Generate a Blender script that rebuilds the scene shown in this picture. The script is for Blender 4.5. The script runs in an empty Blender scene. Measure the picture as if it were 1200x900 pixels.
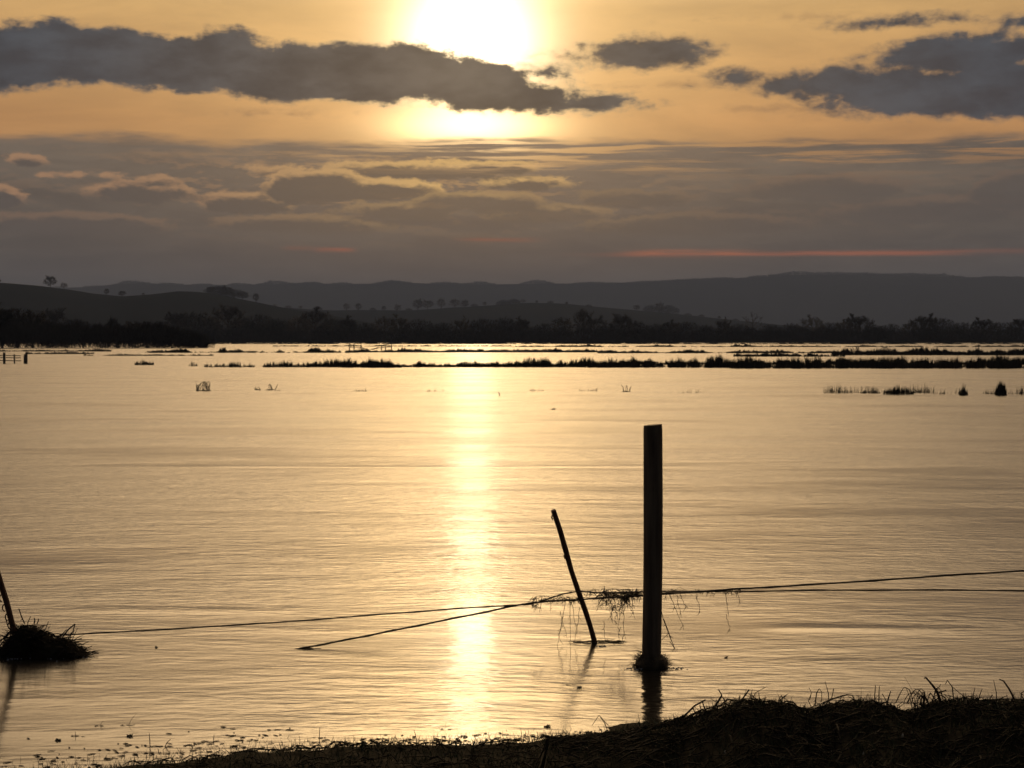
import bpy, math, random
from mathutils import Vector, noise as mn
random.seed(11)
rnd = random.random
def uni(a, b): return a + (b - a) * rnd()
C = bpy.context.scene.collection
sc = bpy.context.scene

# ------------------------------------------------------------------ camera
F = 2000.0            # focal length in photo pixels (1200 wide)
HY = 396.0            # row of the horizon
CAMZ = 1.63
PITCH = math.atan((450 - HY) / F)
cam = bpy.data.cameras.new('camera')
cam.sensor_width = 36.0
cam.lens = 36.0 * F / 1200.0
cam.clip_start = 0.05
cam.clip_end = 40000
cam.dof.use_dof = True
cam.dof.focus_distance = 8.5
cam.dof.aperture_fstop = 16.0
cam_o = bpy.data.objects.new('camera', cam)
C.objects.link(cam_o)
cam_o.location = (0, 0, CAMZ)
cam_o.rotation_euler = (math.pi / 2 - PITCH, 0, 0)
sc.camera = cam_o
def ray(px, py):
    x = (px - 600) / F; z = (450 - py) / F
    y2 = math.cos(PITCH) + z * math.sin(PITCH)
    z2 = -math.sin(PITCH) + z * math.cos(PITCH)
    return Vector((x, y2, z2))
def at(px, py, Y):                      # point of that line of sight at distance Y north of the camera
    r = ray(px, py)
    return Vector((r.x / r.y * Y, Y, CAMZ + r.z / r.y * Y))
def on_water(px, py, z=0.0):
    r = ray(px, py); t = (z - CAMZ) / r.z
    return Vector((r.x * t, r.y * t, z))
def uv(px, py):                         # direction in the sky, 1/2000 rad units
    r = ray(px, py)
    return math.atan2(r.x, r.y) * F, math.atan2(r.z, math.hypot(r.x, r.y)) * F

# ------------------------------------------------------------------ colour management, sun, world
sc.view_settings.view_transform = 'Standard'
sc.view_settings.look = 'None'
sc.view_settings.exposure = 0.0
sc.view_settings.gamma = 1.0
sc.view_settings.use_curve_mapping = False
sc.cycles.use_denoising = True
sc.cycles.max_bounces = 4
sc.cycles.use_adaptive_sampling = True
sc.cycles.adaptive_threshold = 0.02
sc.cycles.volume_bounces = 0
sc.cycles.sample_clamp_indirect = 6.0

SU, SV = uv(552, 52)
sun_az, sun_el = SU / F, SV / F
sun = bpy.data.lights.new('sun', 'SUN')
sun.energy = 0.014                      # low winter sun, its disc behind thick cloud
sun.angle = math.radians(1.5)
sun.color = (1.0, 0.80, 0.50)
sun_o = bpy.data.objects.new('sun', sun)
C.objects.link(sun_o)
sd = Vector((math.sin(sun_az) * math.cos(sun_el), math.cos(sun_az) * math.cos(sun_el), math.sin(sun_el)))
sun_o.rotation_euler = sd.to_track_quat('Z', 'Y').to_euler()
sun_o.location = (0, 50, 60)

class S:                                 # socket wrapper: arithmetic makes Math nodes
    def __init__(s, t, sock): s.t = t; s.k = sock
    def _m(s, op, *a, clamp=False):
        n = s.t.nodes.new('ShaderNodeMath'); n.operation = op; n.use_clamp = clamp
        for i, v in enumerate((s,) + a):
            if isinstance(v, S): s.t.links.new(v.k, n.inputs[i])
            else: n.inputs[i].default_value = v
        return S(s.t, n.outputs[0])
    def __add__(s, o): return s._m('ADD', o)
    def __radd__(s, o): return s._m('ADD', o)
    def __sub__(s, o): return s._m('SUBTRACT', o)
    def __rsub__(s, o): return (s * -1.0) + o
    def __mul__(s, o): return s._m('MULTIPLY', o)
    def __rmul__(s, o): return s._m('MULTIPLY', o)
    def __truediv__(s, o): return s._m('DIVIDE', o)
    def max(s, o): return s._m('MAXIMUM', o)
    def min(s, o): return s._m('MINIMUM', o)
    def smax(s, o, k): return s._m('SMOOTH_MAX', o, k)
    def pow(s, o): return s._m('POWER', o)
    def exp(s): return s._m('EXPONENT')
    def sqrt(s): return s._m('SQRT')
    def abs(s): return s._m('ABSOLUTE')
    def clamp(s): return s._m('ADD', 0.0, clamp=True)
    def step(s, a, b, lo=0.0, hi=1.0):
        n = s.t.nodes.new('ShaderNodeMapRange'); n.interpolation_type = 'SMOOTHSTEP'; n.clamp = True
        s.t.links.new(s.k, n.inputs[0])
        for i, v in zip((1, 2, 3, 4), (a, b, lo, hi)): n.inputs[i].default_value = v
        return S(s.t, n.outputs[0])
def vec(t, x, y, z=0.0):
    n = t.nodes.new('ShaderNodeCombineXYZ')
    for i, v in enumerate((x, y, z)):
        if isinstance(v, S): t.links.new(v.k, n.inputs[i])
        else: n.inputs[i].default_value = v
    return S(t, n.outputs[0])
def noise(t, v, scale=1.0, detail=4.0, rough=0.55, dist=0.0):
    n = t.nodes.new('ShaderNodeTexNoise'); n.noise_dimensions = '3D'
    t.links.new(v.k, n.inputs['Vector'])
    n.inputs['Scale'].default_value = scale; n.inputs['Detail'].default_value = detail
    n.inputs['Roughness'].default_value = rough; n.inputs['Distortion'].default_value = dist
    return S(t, n.outputs[0])
def mixc(t, f, a, b, mode='MIX'):
    n = t.nodes.new('ShaderNodeMix'); n.data_type = 'RGBA'; n.blend_type = mode; n.clamp_result = False
    for i, v in ((0, f), (6, a), (7, b)):
        if isinstance(v, S): t.links.new(v.k, n.inputs[i])
        elif i == 0: n.inputs[i].default_value = v
        else: n.inputs[i].default_value = (*v, 1)
    return S(t, n.outputs[2])
def ramp(t, fac, stops):
    n = t.nodes.new('ShaderNodeValToRGB'); t.links.new(fac.k, n.inputs[0])
    e = n.color_ramp.elements
    while len(e) < len(stops): e.new(0.5)
    for el, (p, c) in zip(e, stops): el.position = p; el.color = (*c, 1)
    return S(t, n.outputs[0])
def lin(*c): return tuple((v / 255 / 12.92) if v / 255 <= 0.04045 else ((v / 255 + 0.055) / 1.055) ** 2.4 for v in c)

world = bpy.data.worlds.new('World'); sc.world = world; world.use_nodes = True
W = world.node_tree; W.nodes.clear()
tc = W.nodes.new('ShaderNodeTexCoord')
sep = W.nodes.new('ShaderNodeSeparateXYZ'); W.links.new(tc.outputs['Generated'], sep.inputs[0])
dx, dy, dz = (S(W, sep.outputs[i]) for i in range(3))
U = dx._m('ARCTAN2', dy) * F
V = dz._m('ARCSINE') * F
P = vec(W, U, V)
def tint(f, c): return mixc(W, 1.0, vec(W, f, f, f), c, 'MULTIPLY')
# veil of high cloud, bright and golden around the sun
g = ramp(W, V / 3200.0, [
    (0.0, lin(84, 74, 68)), (0.045, lin(150, 112, 82)), (0.078, lin(198, 144, 90)), (0.12, lin(208, 166, 108)),
    (0.155, (0.66, 0.44, 0.20)), (0.24, (0.62, 0.45, 0.25)), (0.40, (0.30, 0.25, 0.20)), (0.6, (0.12, 0.12, 0.12)), (1.0, (0.08, 0.08, 0.085))])
above = V.step(375.0, 520.0) * V.step(1900.0, 1000.0) * (((U - SU) / 520.0).pow(2.0) * -1.0).exp() * 2.9 + V.step(375.0, 520.0) * V.step(1900.0, 1000.0) * 0.85
g = mixc(W, 1.0, g, tint(above, (1.0, 0.70, 0.42)), 'ADD')
above2 = V.step(410.0, 580.0) * V.step(1300.0, 700.0) * ((((U - SU) / 145.0).pow(2.0) * -1.0).exp() * 4.2 + (((U - SU) / 400.0).pow(2.0) * -1.0).exp() * 3.6)
g = mixc(W, 1.0, g, tint(above2, (1.0, 0.64, 0.24)), 'ADD')
veil = noise(W, vec(W, U / 260.0, V / 60.0, 3.0), 1.0, 5, 0.6, 0.4)
g = mixc(W, 1.0, g, mixc(W, veil.step(0.25, 0.75), (0.80, 0.79, 0.82), (1.14, 1.12, 1.07)), 'MULTIPLY')
r2 = ((U - SU) / 1.0).pow(2.0) + ((V - SV) * 1.0).pow(2.0)
r = r2.sqrt()
core = (r2 * (-1.0 / (68.0 ** 2))).exp() * 3.8
halo1 = (r * (-1 / 105.0)).exp() * 0.95 + (((U - SU) / 85.0).pow(2.0) * -1.0 - ((V - uv(552, 150)[1]) / 20.0).pow(2.0)).exp() * 2.6
halo2 = (r * (-1 / 260.0)).exp() * 0.34
glow = mixc(W, 1.0, tint(core, (1.0, 0.84, 0.60)), tint(halo1, (1.0, 0.70, 0.32)), 'ADD')
glow = mixc(W, 1.0, glow, tint(halo2, (1.0, 0.62, 0.20)), 'ADD')
sky = mixc(W, 1.0, g, glow, 'ADD')

# grey stratus deck low over the horizon
edge_n = noise(W, vec(W, U / 200.0, V / 40.0, 9.0), 1.0, 4, 0.6)
dk = (uv(600, 166)[1] - V) + (edge_n - 0.5) * 40.0
deck_a = dk.step(-5.0, 7.0)
streak = noise(W, vec(W, U / 170.0, V / 9.0, 21.0), 1.0, 5, 0.6, 0.3)
streakzone = (((U - uv(640, 182)[0]) / 330.0).pow(2.0) * -1.0).exp() * (((V - uv(600, 180)[1]) / 16.0).pow(2.0) * -1.0).exp()
streakzone2 = (U - uv(560, 0)[0]).step(-60.0, 60.0) * (((V - uv(600, 181)[1]) / 20.0).pow(2.0) * -1.0).exp()
opening = (streak.step(0.47, 0.62) * (streakzone + streakzone2 * 0.85).clamp())
deck_a2 = (deck_a * (1.0 - opening * 0.85)).clamp()
dcol = ramp(W, V / 260.0, [(0.0, lin(70, 68, 70)), (0.25, lin(77, 74, 75)), (0.5, lin(88, 82, 78)), (0.75, lin(99, 91, 84)), (0.95, lin(108, 97, 88))])
dn = noise(W, vec(W, U / 150.0, V / 26.0, 40.0), 1.0, 5, 0.62, 0.5)
dcol = mixc(W, 1.0, dcol, mixc(W, dn.step(0.28, 0.72), (0.80, 0.80, 0.82), (1.22, 1.18, 1.12)), 'MULTIPLY')
dglow = (((U - SU) / 330.0).pow(2.0) * -1.0).exp() * (V / 230.0).clamp().pow(1.3)
dcol = mixc(W, 1.0, dcol, tint(dglow * 0.14, (1.0, 0.62, 0.32)), 'ADD')
# sun-rimmed tops of the puffs in the deck
def puffs(seed, su, sv, dv):
    a = noise(W, vec(W, U / su, V / sv, seed), 1.0, 4, 0.62, 0.2)
    b = noise(W, vec(W, U / su + 0.02, (V + dv) / sv, seed), 1.0, 4, 0.62, 0.2)
    return (a - b).step(0.008, 0.085) * a.step(0.38, 0.52)
pz = (((U - uv(400, 0)[0]) / 260.0).pow(2.0) * -1.0).exp() * (((V - uv(600, 214)[1]) / 34.0).pow(2.0) * -1.0).exp()
pz2 = (((V - uv(600, 215)[1]) / 60.0).pow(2.0) * -1.0).exp() * 0.22
rim = puffs(58.0, 100.0, 26.0, 5.0) * (pz + pz2).clamp()
dcol = mixc(W, rim * 0.45, dcol, mixc(W, (((U - SU) / 260.0).pow(2.0) * -1.0).exp(), lin(160, 124, 96), lin(218, 168, 108)))
# cloud shapes: lumped ellipses in direction space, torn by noise
def torn(seed, su, sv):
    n = noise(W, vec(W, U / su, V / sv, seed), 1.0, 5, 0.62, 0.25)
    fine = noise(W, vec(W, U / (su * .32), V / (sv * .32), seed + 5), 1.0, 3, 0.6, 0.0)
    return (n - 0.5) + (fine - 0.5) * 0.36
N_big = torn(100.0, 60.0, 34.0); N_puff = torn(230.0, 36.0, 17.0)
def bank(ells, soft, amp, seed, lo=-3.5, hi=5.5, N=None):
    f = None
    for (px, py, rx, ry) in ells:
        u0, v0 = uv(px, py)
        n1 = W.nodes.new('ShaderNodeVectorMath'); n1.operation = 'SUBTRACT'; W.links.new(P.k, n1.inputs[0]); n1.inputs[1].default_value = (u0, v0, 0)
        n2 = W.nodes.new('ShaderNodeVectorMath'); n2.operation = 'MULTIPLY'; W.links.new(n1.outputs[0], n2.inputs[0]); n2.inputs[1].default_value = (1 / rx, 1 / ry, 0)
        n3 = W.nodes.new('ShaderNodeVectorMath'); n3.operation = 'LENGTH'; W.links.new(n2.outputs[0], n3.inputs[0])
        d = (1.0 - S(W, n3.outputs['Value'])) * float(ry)
        f = d if f is None else f.smax(d, soft)
    f = f + (N or N_big) * amp
    return f.step(lo, hi), f
def puff_layer(base, ells, lit, body, k, seed, lift=7.0, amp=20.0):
    al, f = bank(ells, 5.0, amp, seed, -1.5, 2.5, N_puff)
    _, fs = bank([(x, y + lift, rx, ry) for x, y, rx, ry in ells], 5.0, amp, seed, -1.5, 2.5, N_puff)
    col = mixc(W, fs.step(-2.0, 5.0), lit, body)
    return mixc(W, al * k, base, col)
warm = mixc(W, (((U - SU) / 210.0).pow(2.0) * -1.0).exp(), lin(172, 132, 100), lin(242, 194, 122))
body = mixc(W, (((U - SU) / 300.0).pow(2.0) * -1.0).exp(), lin(84, 78, 76), lin(112, 96, 80))
dcol = puff_layer(dcol, [(470, 200, 120, 12), (560, 196, 90, 9), (610, 214, 60, 9), (330, 200, 40, 7)], warm, body, 0.9, 210.0, 6.0, 18.0)
dcol = puff_layer(dcol, [(165, 224, 66, 14), (372, 217, 66, 21), (455, 222, 70, 14), (290, 238, 60, 14), (30, 187, 24, 8), (50, 205, 13, 4), (88, 205, 13, 4), (122, 205, 12, 4), (180, 209, 28, 5), (0, 230, 30, 14)], warm, body, 0.95, 230.0, 7.0, 16.0)
dcol = puff_layer(dcol, [(560, 236, 90, 13), (480, 246, 90, 12), (640, 250, 90, 12), (350, 262, 110, 12), (80, 262, 120, 14)], mixc(W, 0.55, warm, body), body, 0.7, 250.0, 6.0, 18.0)
dcol = puff_layer(dcol, [(970, 220, 100, 16), (1090, 246, 130, 16), (820, 262, 130, 14), (1190, 222, 50, 22), (740, 232, 80, 12)], mixc(W, 0.75, warm, body), body, 0.7, 270.0, 6.0, 18.0)
sky = mixc(W, deck_a2, sky, dcol)
# dark cumulus banks in front of the veil
# red slits near the horizon
def slit(px, py, w, h, col, k):
    u0, v0 = uv(px, py)
    wob = (edge_n - 0.5) * 6.0
    f = (((U - u0) / w).pow(4.0) * -1.0).exp() * (((V - v0 + wob) / h).pow(2.0) * -1.0).exp()
    return f * k * streak.step(0.3, 0.6, 0.25, 1.0)
for a in ((960, 297, 235, 2.6, lin(190, 104, 72), 0.8), (810, 296, 70, 3.2, lin(222, 120, 74), 0.8), (392, 293, 22, 2.5, lin(190, 96, 64), 0.8),
          (585, 281, 45, 2.2, lin(165, 95, 68), 0.65), (350, 291, 18, 2.5, lin(150, 90, 66), 0.45)):
    sky = mixc(W, slit(*a), sky, a[4])
long_bank = [(-240, 64, 170, 42), (-60, 66, 150, 40), (80, 64, 120, 37), (200, 74, 100, 32), (268, 66, 46, 34), (320, 84, 100, 34),
             (410, 86, 95, 35), (485, 84, 64, 34), (550, 100, 84, 30), (620, 114, 84, 20), (690, 122, 72, 12), (636, 86, 34, 9)]
right_bank = [(765, 62, 88, 19), (703, 54, 32, 7), (860, 90, 44, 12), (808, 101, 13, 5), (985, 98, 84, 23), (920, 100, 40, 12), (1075, 108, 125, 31), (1130, 64, 104, 28),
              (1190, 104, 110, 36), (1330, 70, 140, 40), (1050, 27, 66, 8), (1108, 23, 32, 6), (1215, 25, 40, 11)]
a1, f1 = bank(long_bank, 10.0, 34.0, 100.0)
a2, f2 = bank(right_bank, 5.0, 34.0, 130.0, -4.0, 9.0)
wisps = [(560, 145, 0.1, 0.1), (600, 60, 26, 5), (660, 66, 36, 7), (905, 128, 50, 6), (968, 136, 40, 5), (325, 133, 60, 4), (960, 20, 70, 3), (640, 80, 70, 9), (780, 100, 90, 4)]
a3, f3 = bank(wisps, 4.0, 26.0, 160.0, -4.0, 14.0, N_puff)
N_col = noise(W, vec(W, U / 80.0, V / 36.0, 1.0), 1.0, 4, 0.62)
def cloudcol(f, seed):
    n = N_col
    base = mixc(W, (((U - SU) / 330.0).pow(2.0) * -1.0).exp(), lin(46, 60, 76), lin(76, 74, 74))
    base = mixc(W, 1.0, base, mixc(W, n.step(0.3, 0.72), (0.60, 0.63, 0.68), (1.6, 1.50, 1.36)), 'MULTIPLY')
    return mixc(W, f.step(-1.0, 7.0), mixc(W, (((U - SU) / 170.0).pow(2.0) * -1.0).exp() * 0.5 + 0.45, base, mixc(W, (((U - SU) / 150.0).pow(2.0) * -1.0).exp(), lin(176, 146, 112), (1.5, 1.1, 0.55))), base)
sky = mixc(W, a3 * 0.62, sky, mixc(W, 0.5, cloudcol(f3, 8.0), lin(190, 140, 90)))
sky = mixc(W, a2 * 0.97, sky, cloudcol(f2, 3.0))
sky = mixc(W, a1 * 0.985, sky, cloudcol(f1, 1.0))
# heavy dim overcast behind the viewer
az = dy.step(0.0, 0.95)
back = ramp(W, V / 3200.0, [(0.0, (0.022, 0.023, 0.027)), (0.3, (0.035, 0.036, 0.042)), (1.0, (0.08, 0.08, 0.085))])
sky = mixc(W, az, back, sky)
ns = W.nodes.new('ShaderNodeTexSky'); ns.sky_type = 'NISHITA'; ns.sun_disc = False
ns.sun_elevation = sun_el; ns.sun_rotation = sun_az
ns.air_density = 1.5; ns.dust_density = 4.0
total = mixc(W, 1.0, tint(dz * 0 + 10.0, (1, 1, 1)), sky, 'MULTIPLY')
total = mixc(W, 0.012, total, S(W, ns.outputs[0]), 'ADD')
# nothing below the horizon
bg = W.nodes.new('ShaderNodeBackground'); bg.inputs[1].default_value = 0.1
W.links.new(total.k, bg.inputs[0])
wo = W.nodes.new('ShaderNodeOutputWorld'); W.links.new(bg.outputs[0], wo.inputs[0])

# ------------------------------------------------------------------ helpers
class MB:
    def __init__(s): s.v = []; s.f = []
    def tube(s, pts, rad, n=6, cap=True):
        pts = [Vector(p) for p in pts]
        if not isinstance(rad, (list, tuple)): rad = [rad] * len(pts)
        b = len(s.v); up = None
        for i, p in enumerate(pts):
            d = (pts[min(i + 1, len(pts) - 1)] - pts[max(i - 1, 0)])
            if d.length < 1e-9: d = Vector((0, 0, 1))
            d.normalize()
            if up is None: up = d.orthogonal().normalized()
            up = (up - d * up.dot(d))
            up = up.normalized() if up.length > 1e-6 else d.orthogonal().normalized()
            w = d.cross(up)
            for k in range(n):
                a = 2 * math.pi * k / n
                s.v.append(p + (up * math.cos(a) + w * math.sin(a)) * rad[i])
        for i in range(len(pts) - 1):
            for k in range(n):
                k2 = (k + 1) % n
                s.f.append((b + i * n + k, b + i * n + k2, b + (i + 1) * n + k2, b + (i + 1) * n + k))
        if cap and n > 2:
            s.f.append(tuple(b + k for k in reversed(range(n))))
            s.f.append(tuple(b + (len(pts) - 1) * n + k for k in range(n)))
    def blade(s, p, tip, w, side=None, bend=None):
        p = Vector(p); tip = Vector(tip); d = tip - p
        side = side or Vector((uni(-1, 1), uni(-1, 1), 0)).normalized()
        m = p + d * 0.55 + (bend or Vector((0, 0, 0)))
        b = len(s.v)
        s.v += [p - side * w, p + side * w, m + side * w * .6, m - side * w * .6, tip]
        s.f += [(b, b + 1, b + 2, b + 3), (b + 3, b + 2, b + 4)]
    def build(s, name, mat, parent=None, smooth=False):
        me = bpy.data.meshes.new(name); me.from_pydata([tuple(v) for v in s.v], [], s.f); me.update()
        if smooth:
            for p in me.polygons: p.use_smooth = True
        if mat: me.materials.append(mat)
        o = bpy.data.objects.new(name, me); C.objects.link(o)
        if parent: o.parent = parent
        return o
def tag(o, label=None, cat=None, group=None, kind=None):
    for k, v in (('label', label), ('category', cat), ('group', group), ('kind', kind)):
        if v: o[k] = v
    return o
def empty(name, loc=(0, 0, 0)):
    o = bpy.data.objects.new(name, None); C.objects.link(o); o.location = loc; o.empty_display_size = .2
    return o
def mat(name, ca, cb, scale=4.0, rough=0.85, stretch=(1, 1, 1), bump=0.0, detail=5, spec=0.3):
    m = bpy.data.materials.new(name); m.use_nodes = True; t = m.node_tree
    p = t.nodes['Principled BSDF']
    c = t.nodes.new('ShaderNodeTexCoord'); mp = t.nodes.new('ShaderNodeMapping'); mp.inputs['Scale'].default_value = stretch
    t.links.new(c.outputs['Object'], mp.inputs[0])
    n = noise(t, S(t, mp.outputs[0]), scale, detail, 0.6)
    col = mixc(t, n.step(0.3, 0.7), ca, cb)
    t.links.new(col.k, p.inputs['Base Color']); p.inputs['Roughness'].default_value = rough
    p.inputs['Specular IOR Level'].default_value = spec
    if bump:
        b = t.nodes.new('ShaderNodeBump'); b.inputs['Distance'].default_value = bump; t.links.new(n.k, b.inputs['Height'])
        t.links.new(b.outputs[0], p.inputs['Normal'])
    return m
M_wood = mat('weathered_wood', (0.09, 0.065, 0.045), (0.20, 0.155, 0.11), 30, 0.85, (1, 1, .08), 0.003)
M_rust = mat('rusty_iron', (0.10, 0.045, 0.025), (0.22, 0.11, 0.06), 60, 0.8, (1, 1, .4), 0.001)
M_wire = mat('wire', (0.07, 0.05, 0.04), (0.16, 0.11, 0.08), 40, 0.6)
M_straw = mat('dead_straw', (0.05, 0.038, 0.025), (0.13, 0.10, 0.06), 12, 0.8)
M_twig = mat('dead_twig', (0.05, 0.035, 0.025), (0.12, 0.09, 0.06), 12, 0.85)
M_grass = mat('grass', (0.02, 0.03, 0.012), (0.05, 0.058, 0.026), 5, 0.75)
M_rush = mat('rushes', (0.03, 0.027, 0.016), (0.07, 0.055, 0.033), .6, 0.85)
M_soil = mat('soil', (0.018, 0.016, 0.011), (0.04, 0.034, 0.022), 9, 0.95, (1, 1, 1), 0.02, spec=0.05)
M_bark = mat('bark', (0.03, 0.026, 0.022), (0.06, 0.05, 0.04), .5, 0.9)
M_crown = mat('bare_twigs', (0.025, 0.02, 0.017), (0.055, 0.045, 0.036), .1, 0.9)
M_field = mat('fields', (0.010, 0.012, 0.010), (0.021, 0.022, 0.018), .004, 1.0, spec=0.0)
M_wrack = mat('drowned_reed', (0.012, 0.010, 0.008), (0.034, 0.028, 0.02), 12, 0.9, spec=0.15)
M_stone = mat('pale_leaf', (0.35, 0.33, 0.28), (0.5, 0.47, 0.4), 30, 0.7)

# ------------------------------------------------------------------ water
def water_material():
    m = bpy.data.materials.new('flood_water'); m.use_nodes = True; t = m.node_tree
    p = t.nodes['Principled BSDF']
    c = t.nodes.new('ShaderNodeNewGeometry'); sp = t.nodes.new('ShaderNodeSeparateXYZ'); t.links.new(c.outputs['Position'], sp.inputs[0])
    X, Y = S(t, sp.outputs[0]), S(t, sp.outputs[1])
    # drift of the current bends the ripple lines a little
    drift = (noise(t, vec(t, X / 9.0, Y / 12.0, 0.0), 1.0, 2) - 0.5) * 1.3
    Yd = Y + drift
    open_w = Y.step(7.0, 26.0)                     # the open water is more wind-rippled than the lee of the bank
    patch = noise(t, vec(t, X / 7.0, Yd / 2.6, 5.0), 1.0, 3, 0.6)
    patch2 = noise(t, vec(t, X / 1.5, Yd / 0.55, 6.0), 1.0, 3, 0.6)
    calm = patch.step(0.36, 0.62, 0.25, 1.0) * patch2.step(0.3, 0.7, 0.5, 1.0)
    h1 = noise(t, vec(t, X / 0.16, Yd / 0.055, 1.0), 1.0, 2, 0.55)
    h2 = noise(t, vec(t, X / 0.36, Yd / 0.15, 2.0), 1.0, 3, 0.55)
    h3 = noise(t, vec(t, X / 1.3, Yd / 0.6, 3.0), 1.0, 3, 0.5)
    h4 = noise(t, vec(t, X / 9.0, Yd / 3.0, 4.0), 1.0, 2, 0.5)
    amp = calm * (open_w * 1.1 + 0.45)
    h = h1 * amp * 0.0185 + h2 * amp * 0.0200 + h3 * (open_w * 0.006 + 0.0055) + h4 * open_w * 0.018
    # long current lines
    wob0 = noise(t, vec(t, X / 4.0, 0.0, 7.0), 1.0, 2) - 0.5
    rn = noise(t, vec(t, X * 6.0, Y * 6.0, 0.0), 1.0, 2) * 0.05
    for (px0, px1, py, a, s) in ((380, 800, 494, .032, .50), (150, 900, 547, .013, .14), (900, 1130, 738, .010, .12), (60, 330, 715, .006, .12), (560, 900, 588, .003, .12), (-100, 120, 820, .0014, .10)):
        q = on_water((px0 + px1) / 2, py); hw = (px1 - px0) / 2 / F * q.y
        wob = wob0 * (s * 5)
        h = h + (((X - q.x) / hw).pow(4.0) * -1.0).exp() * (((Y - q.y + wob) / s).pow(2.0) * -1.0).exp() * a
    # rings round the stakes
    for (px, py, a) in ((765, 780, .0012), (697, 752, .0009), (40, 768, .0012)):
        q = on_water(px, py)
        d = ((X - q.x).pow(2.0) + (Y - q.y).pow(2.0)).sqrt()
        h = h + ((d + rn) * 70.0)._m('SINE') * (d * -7.0).exp() * a * 0.7
    b = t.nodes.new('ShaderNodeBump'); b.inputs['Distance'].default_value = 1.0; b.inputs['Strength'].default_value = 1.0
    t.links.new(h.k, b.inputs['Height']); t.links.new(b.outputs[0], p.inputs['Normal'])
    rr = Y.step(7.0, 30.0, 0.145, 0.20) * patch.step(0.3, 0.7, 0.8, 1.1)
    t.links.new(rr.k, p.inputs['Roughness'])
    p.inputs['Anisotropic'].default_value = 0.93       # long-crested ripples too fine to see: rough along the wind, smooth across
    tg = vec(t, 0.0, 1.0, 0.0); t.links.new(tg.k, p.inputs['Tangent'])
    p.inputs['Base Color'].default_value = (0.020, 0.017, 0.013, 1)
    p.inputs['IOR'].default_value = 1.333
    return m
M_water = water_material()
def sheet(name, x0, x1, y0, y1, z, m, xs=None, ys=None, hf=None, smooth=True):
    xs = xs or [x0, x1]; ys = ys or [y0, y1]
    mb = MB()
    for y in ys:
        for x in xs: mb.v.append(Vector((x, y, hf(x, y) if hf else z)))
    nx = len(xs)
    for j in range(len(ys) - 1):
        for i in range(nx - 1):
            a = j * nx + i; mb.f.append((a, a + 1, a + nx + 1, a + nx))
    return mb.build(name, m, smooth=smooth)
water = sheet('water', -9000, 9000, -60, 1100, 0.0, M_water)
tag(water, kind='structure')

# ------------------------------------------------------------------ ground, bank and hills
def grid(a, b, n): return [a + (b - a) * i / (n - 1) for i in range(n)]
def sst(a, b, x):
    t = min(1, max(0, (x - a) / (b - a))); return t * t * (3 - 2 * t)
def interp(tab, x):
    if x <= tab[0][0]: return tab[0][1]
    for (a, b), (c, d) in zip(tab, tab[1:]):
        if x <= c: return b + (d - b) * (x - a) / (c - a)
    return tab[-1][1]
SH = on_water(600, 402.0).y            # far shore
def g_h(x, y):
    far = sst(SH - 6, SH + 14, y + 14 * mn.noise(Vector((x / 60, 0, 3))))
    left = sst(262, 275, y) * sst(-52, -60, x) if y < SH else 0     # low spit under the near left belt
    return -0.9 + 1.25 * far + (0.86 * left if far < .01 else 0)
ys = [-60, 0, 30, 100, 200, 255, 262, 266, 270, 275, 290, 340, 420, 500, 520, 530, 538, 546, 554, 562, 580, 640, 800, 1100, 2500, 5000, 9300]
xs = grid(-8900, -700, 8) + grid(-400, -220, 6) + grid(-200, 200, 81) + grid(220, 400, 6) + grid(700, 8900, 8)
ground = sheet('ground', 0, 0, 0, 0, 0, M_field, xs=xs, ys=ys, hf=g_h)
tag(ground, kind='structure')

# near bank: waterline and crest of the wrack mound, read along the photograph's bottom edge
shore_tab = [(-200, 925), (60, 903), (150, 893), (240, 883), (350, 876), (500, 869), (620, 866), (700, 862), (770, 852), (900, 846), (1300, 840)]
crest_tab = [(600, 872), (700, 864), (740, 858), (775, 851), (800, 846), (830, 836), (850, 826), (880, 825), (925, 828), (945, 834), (975, 827), (1000, 825),
             (1035, 827), (1056, 836), (1078, 831), (1100, 821), (1130, 820), (1170, 823), (1260, 818), (1400, 822), (1700, 830), (2400, 835)]
def bank_h(x, y):
    px = 600 + x / 6.3 * F
    q = on_water(px, interp(shore_tab, px) + 1.5)
    d = q.y - y                                     # distance inland
    z = -0.35 + 0.35 * sst(-1.6, 0, d) if d < 0 else 0.035 * sst(0, .25, d) + 0.03 * min(d, 1.5) + .04 * max(0, min(d - 1.5, 3))
    pxc = 600 + x / 5.95 * F
    top = at(pxc, interp(crest_tab, pxc), 5.95).z
    if pxc > 640:
        w = math.exp(-((y - 5.85) / (0.42 if y > 5.85 else 0.9)) ** 2)
        base = z
        z = max(z, base * (1 - w) + top * w)
    n = mn.noise(Vector((x * 3, y * 3, 1))) * .018 + mn.noise(Vector((x * 11, y * 11, 2))) * .012
    return z + n * (1 if d > 0 else .5)
bxs = grid(-12, -2.6, 14) + grid(-2.5, 2.8, 150) + grid(3, 14, 16)
bys = grid(-14, 3, 12) + grid(3.3, 8.3, 130)
bank_o = sheet('bank', 0, 0, 0, 0, 0, M_soil, xs=bxs, ys=bys, hf=bank_h)
tag(bank_o, kind='structure')

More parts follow.
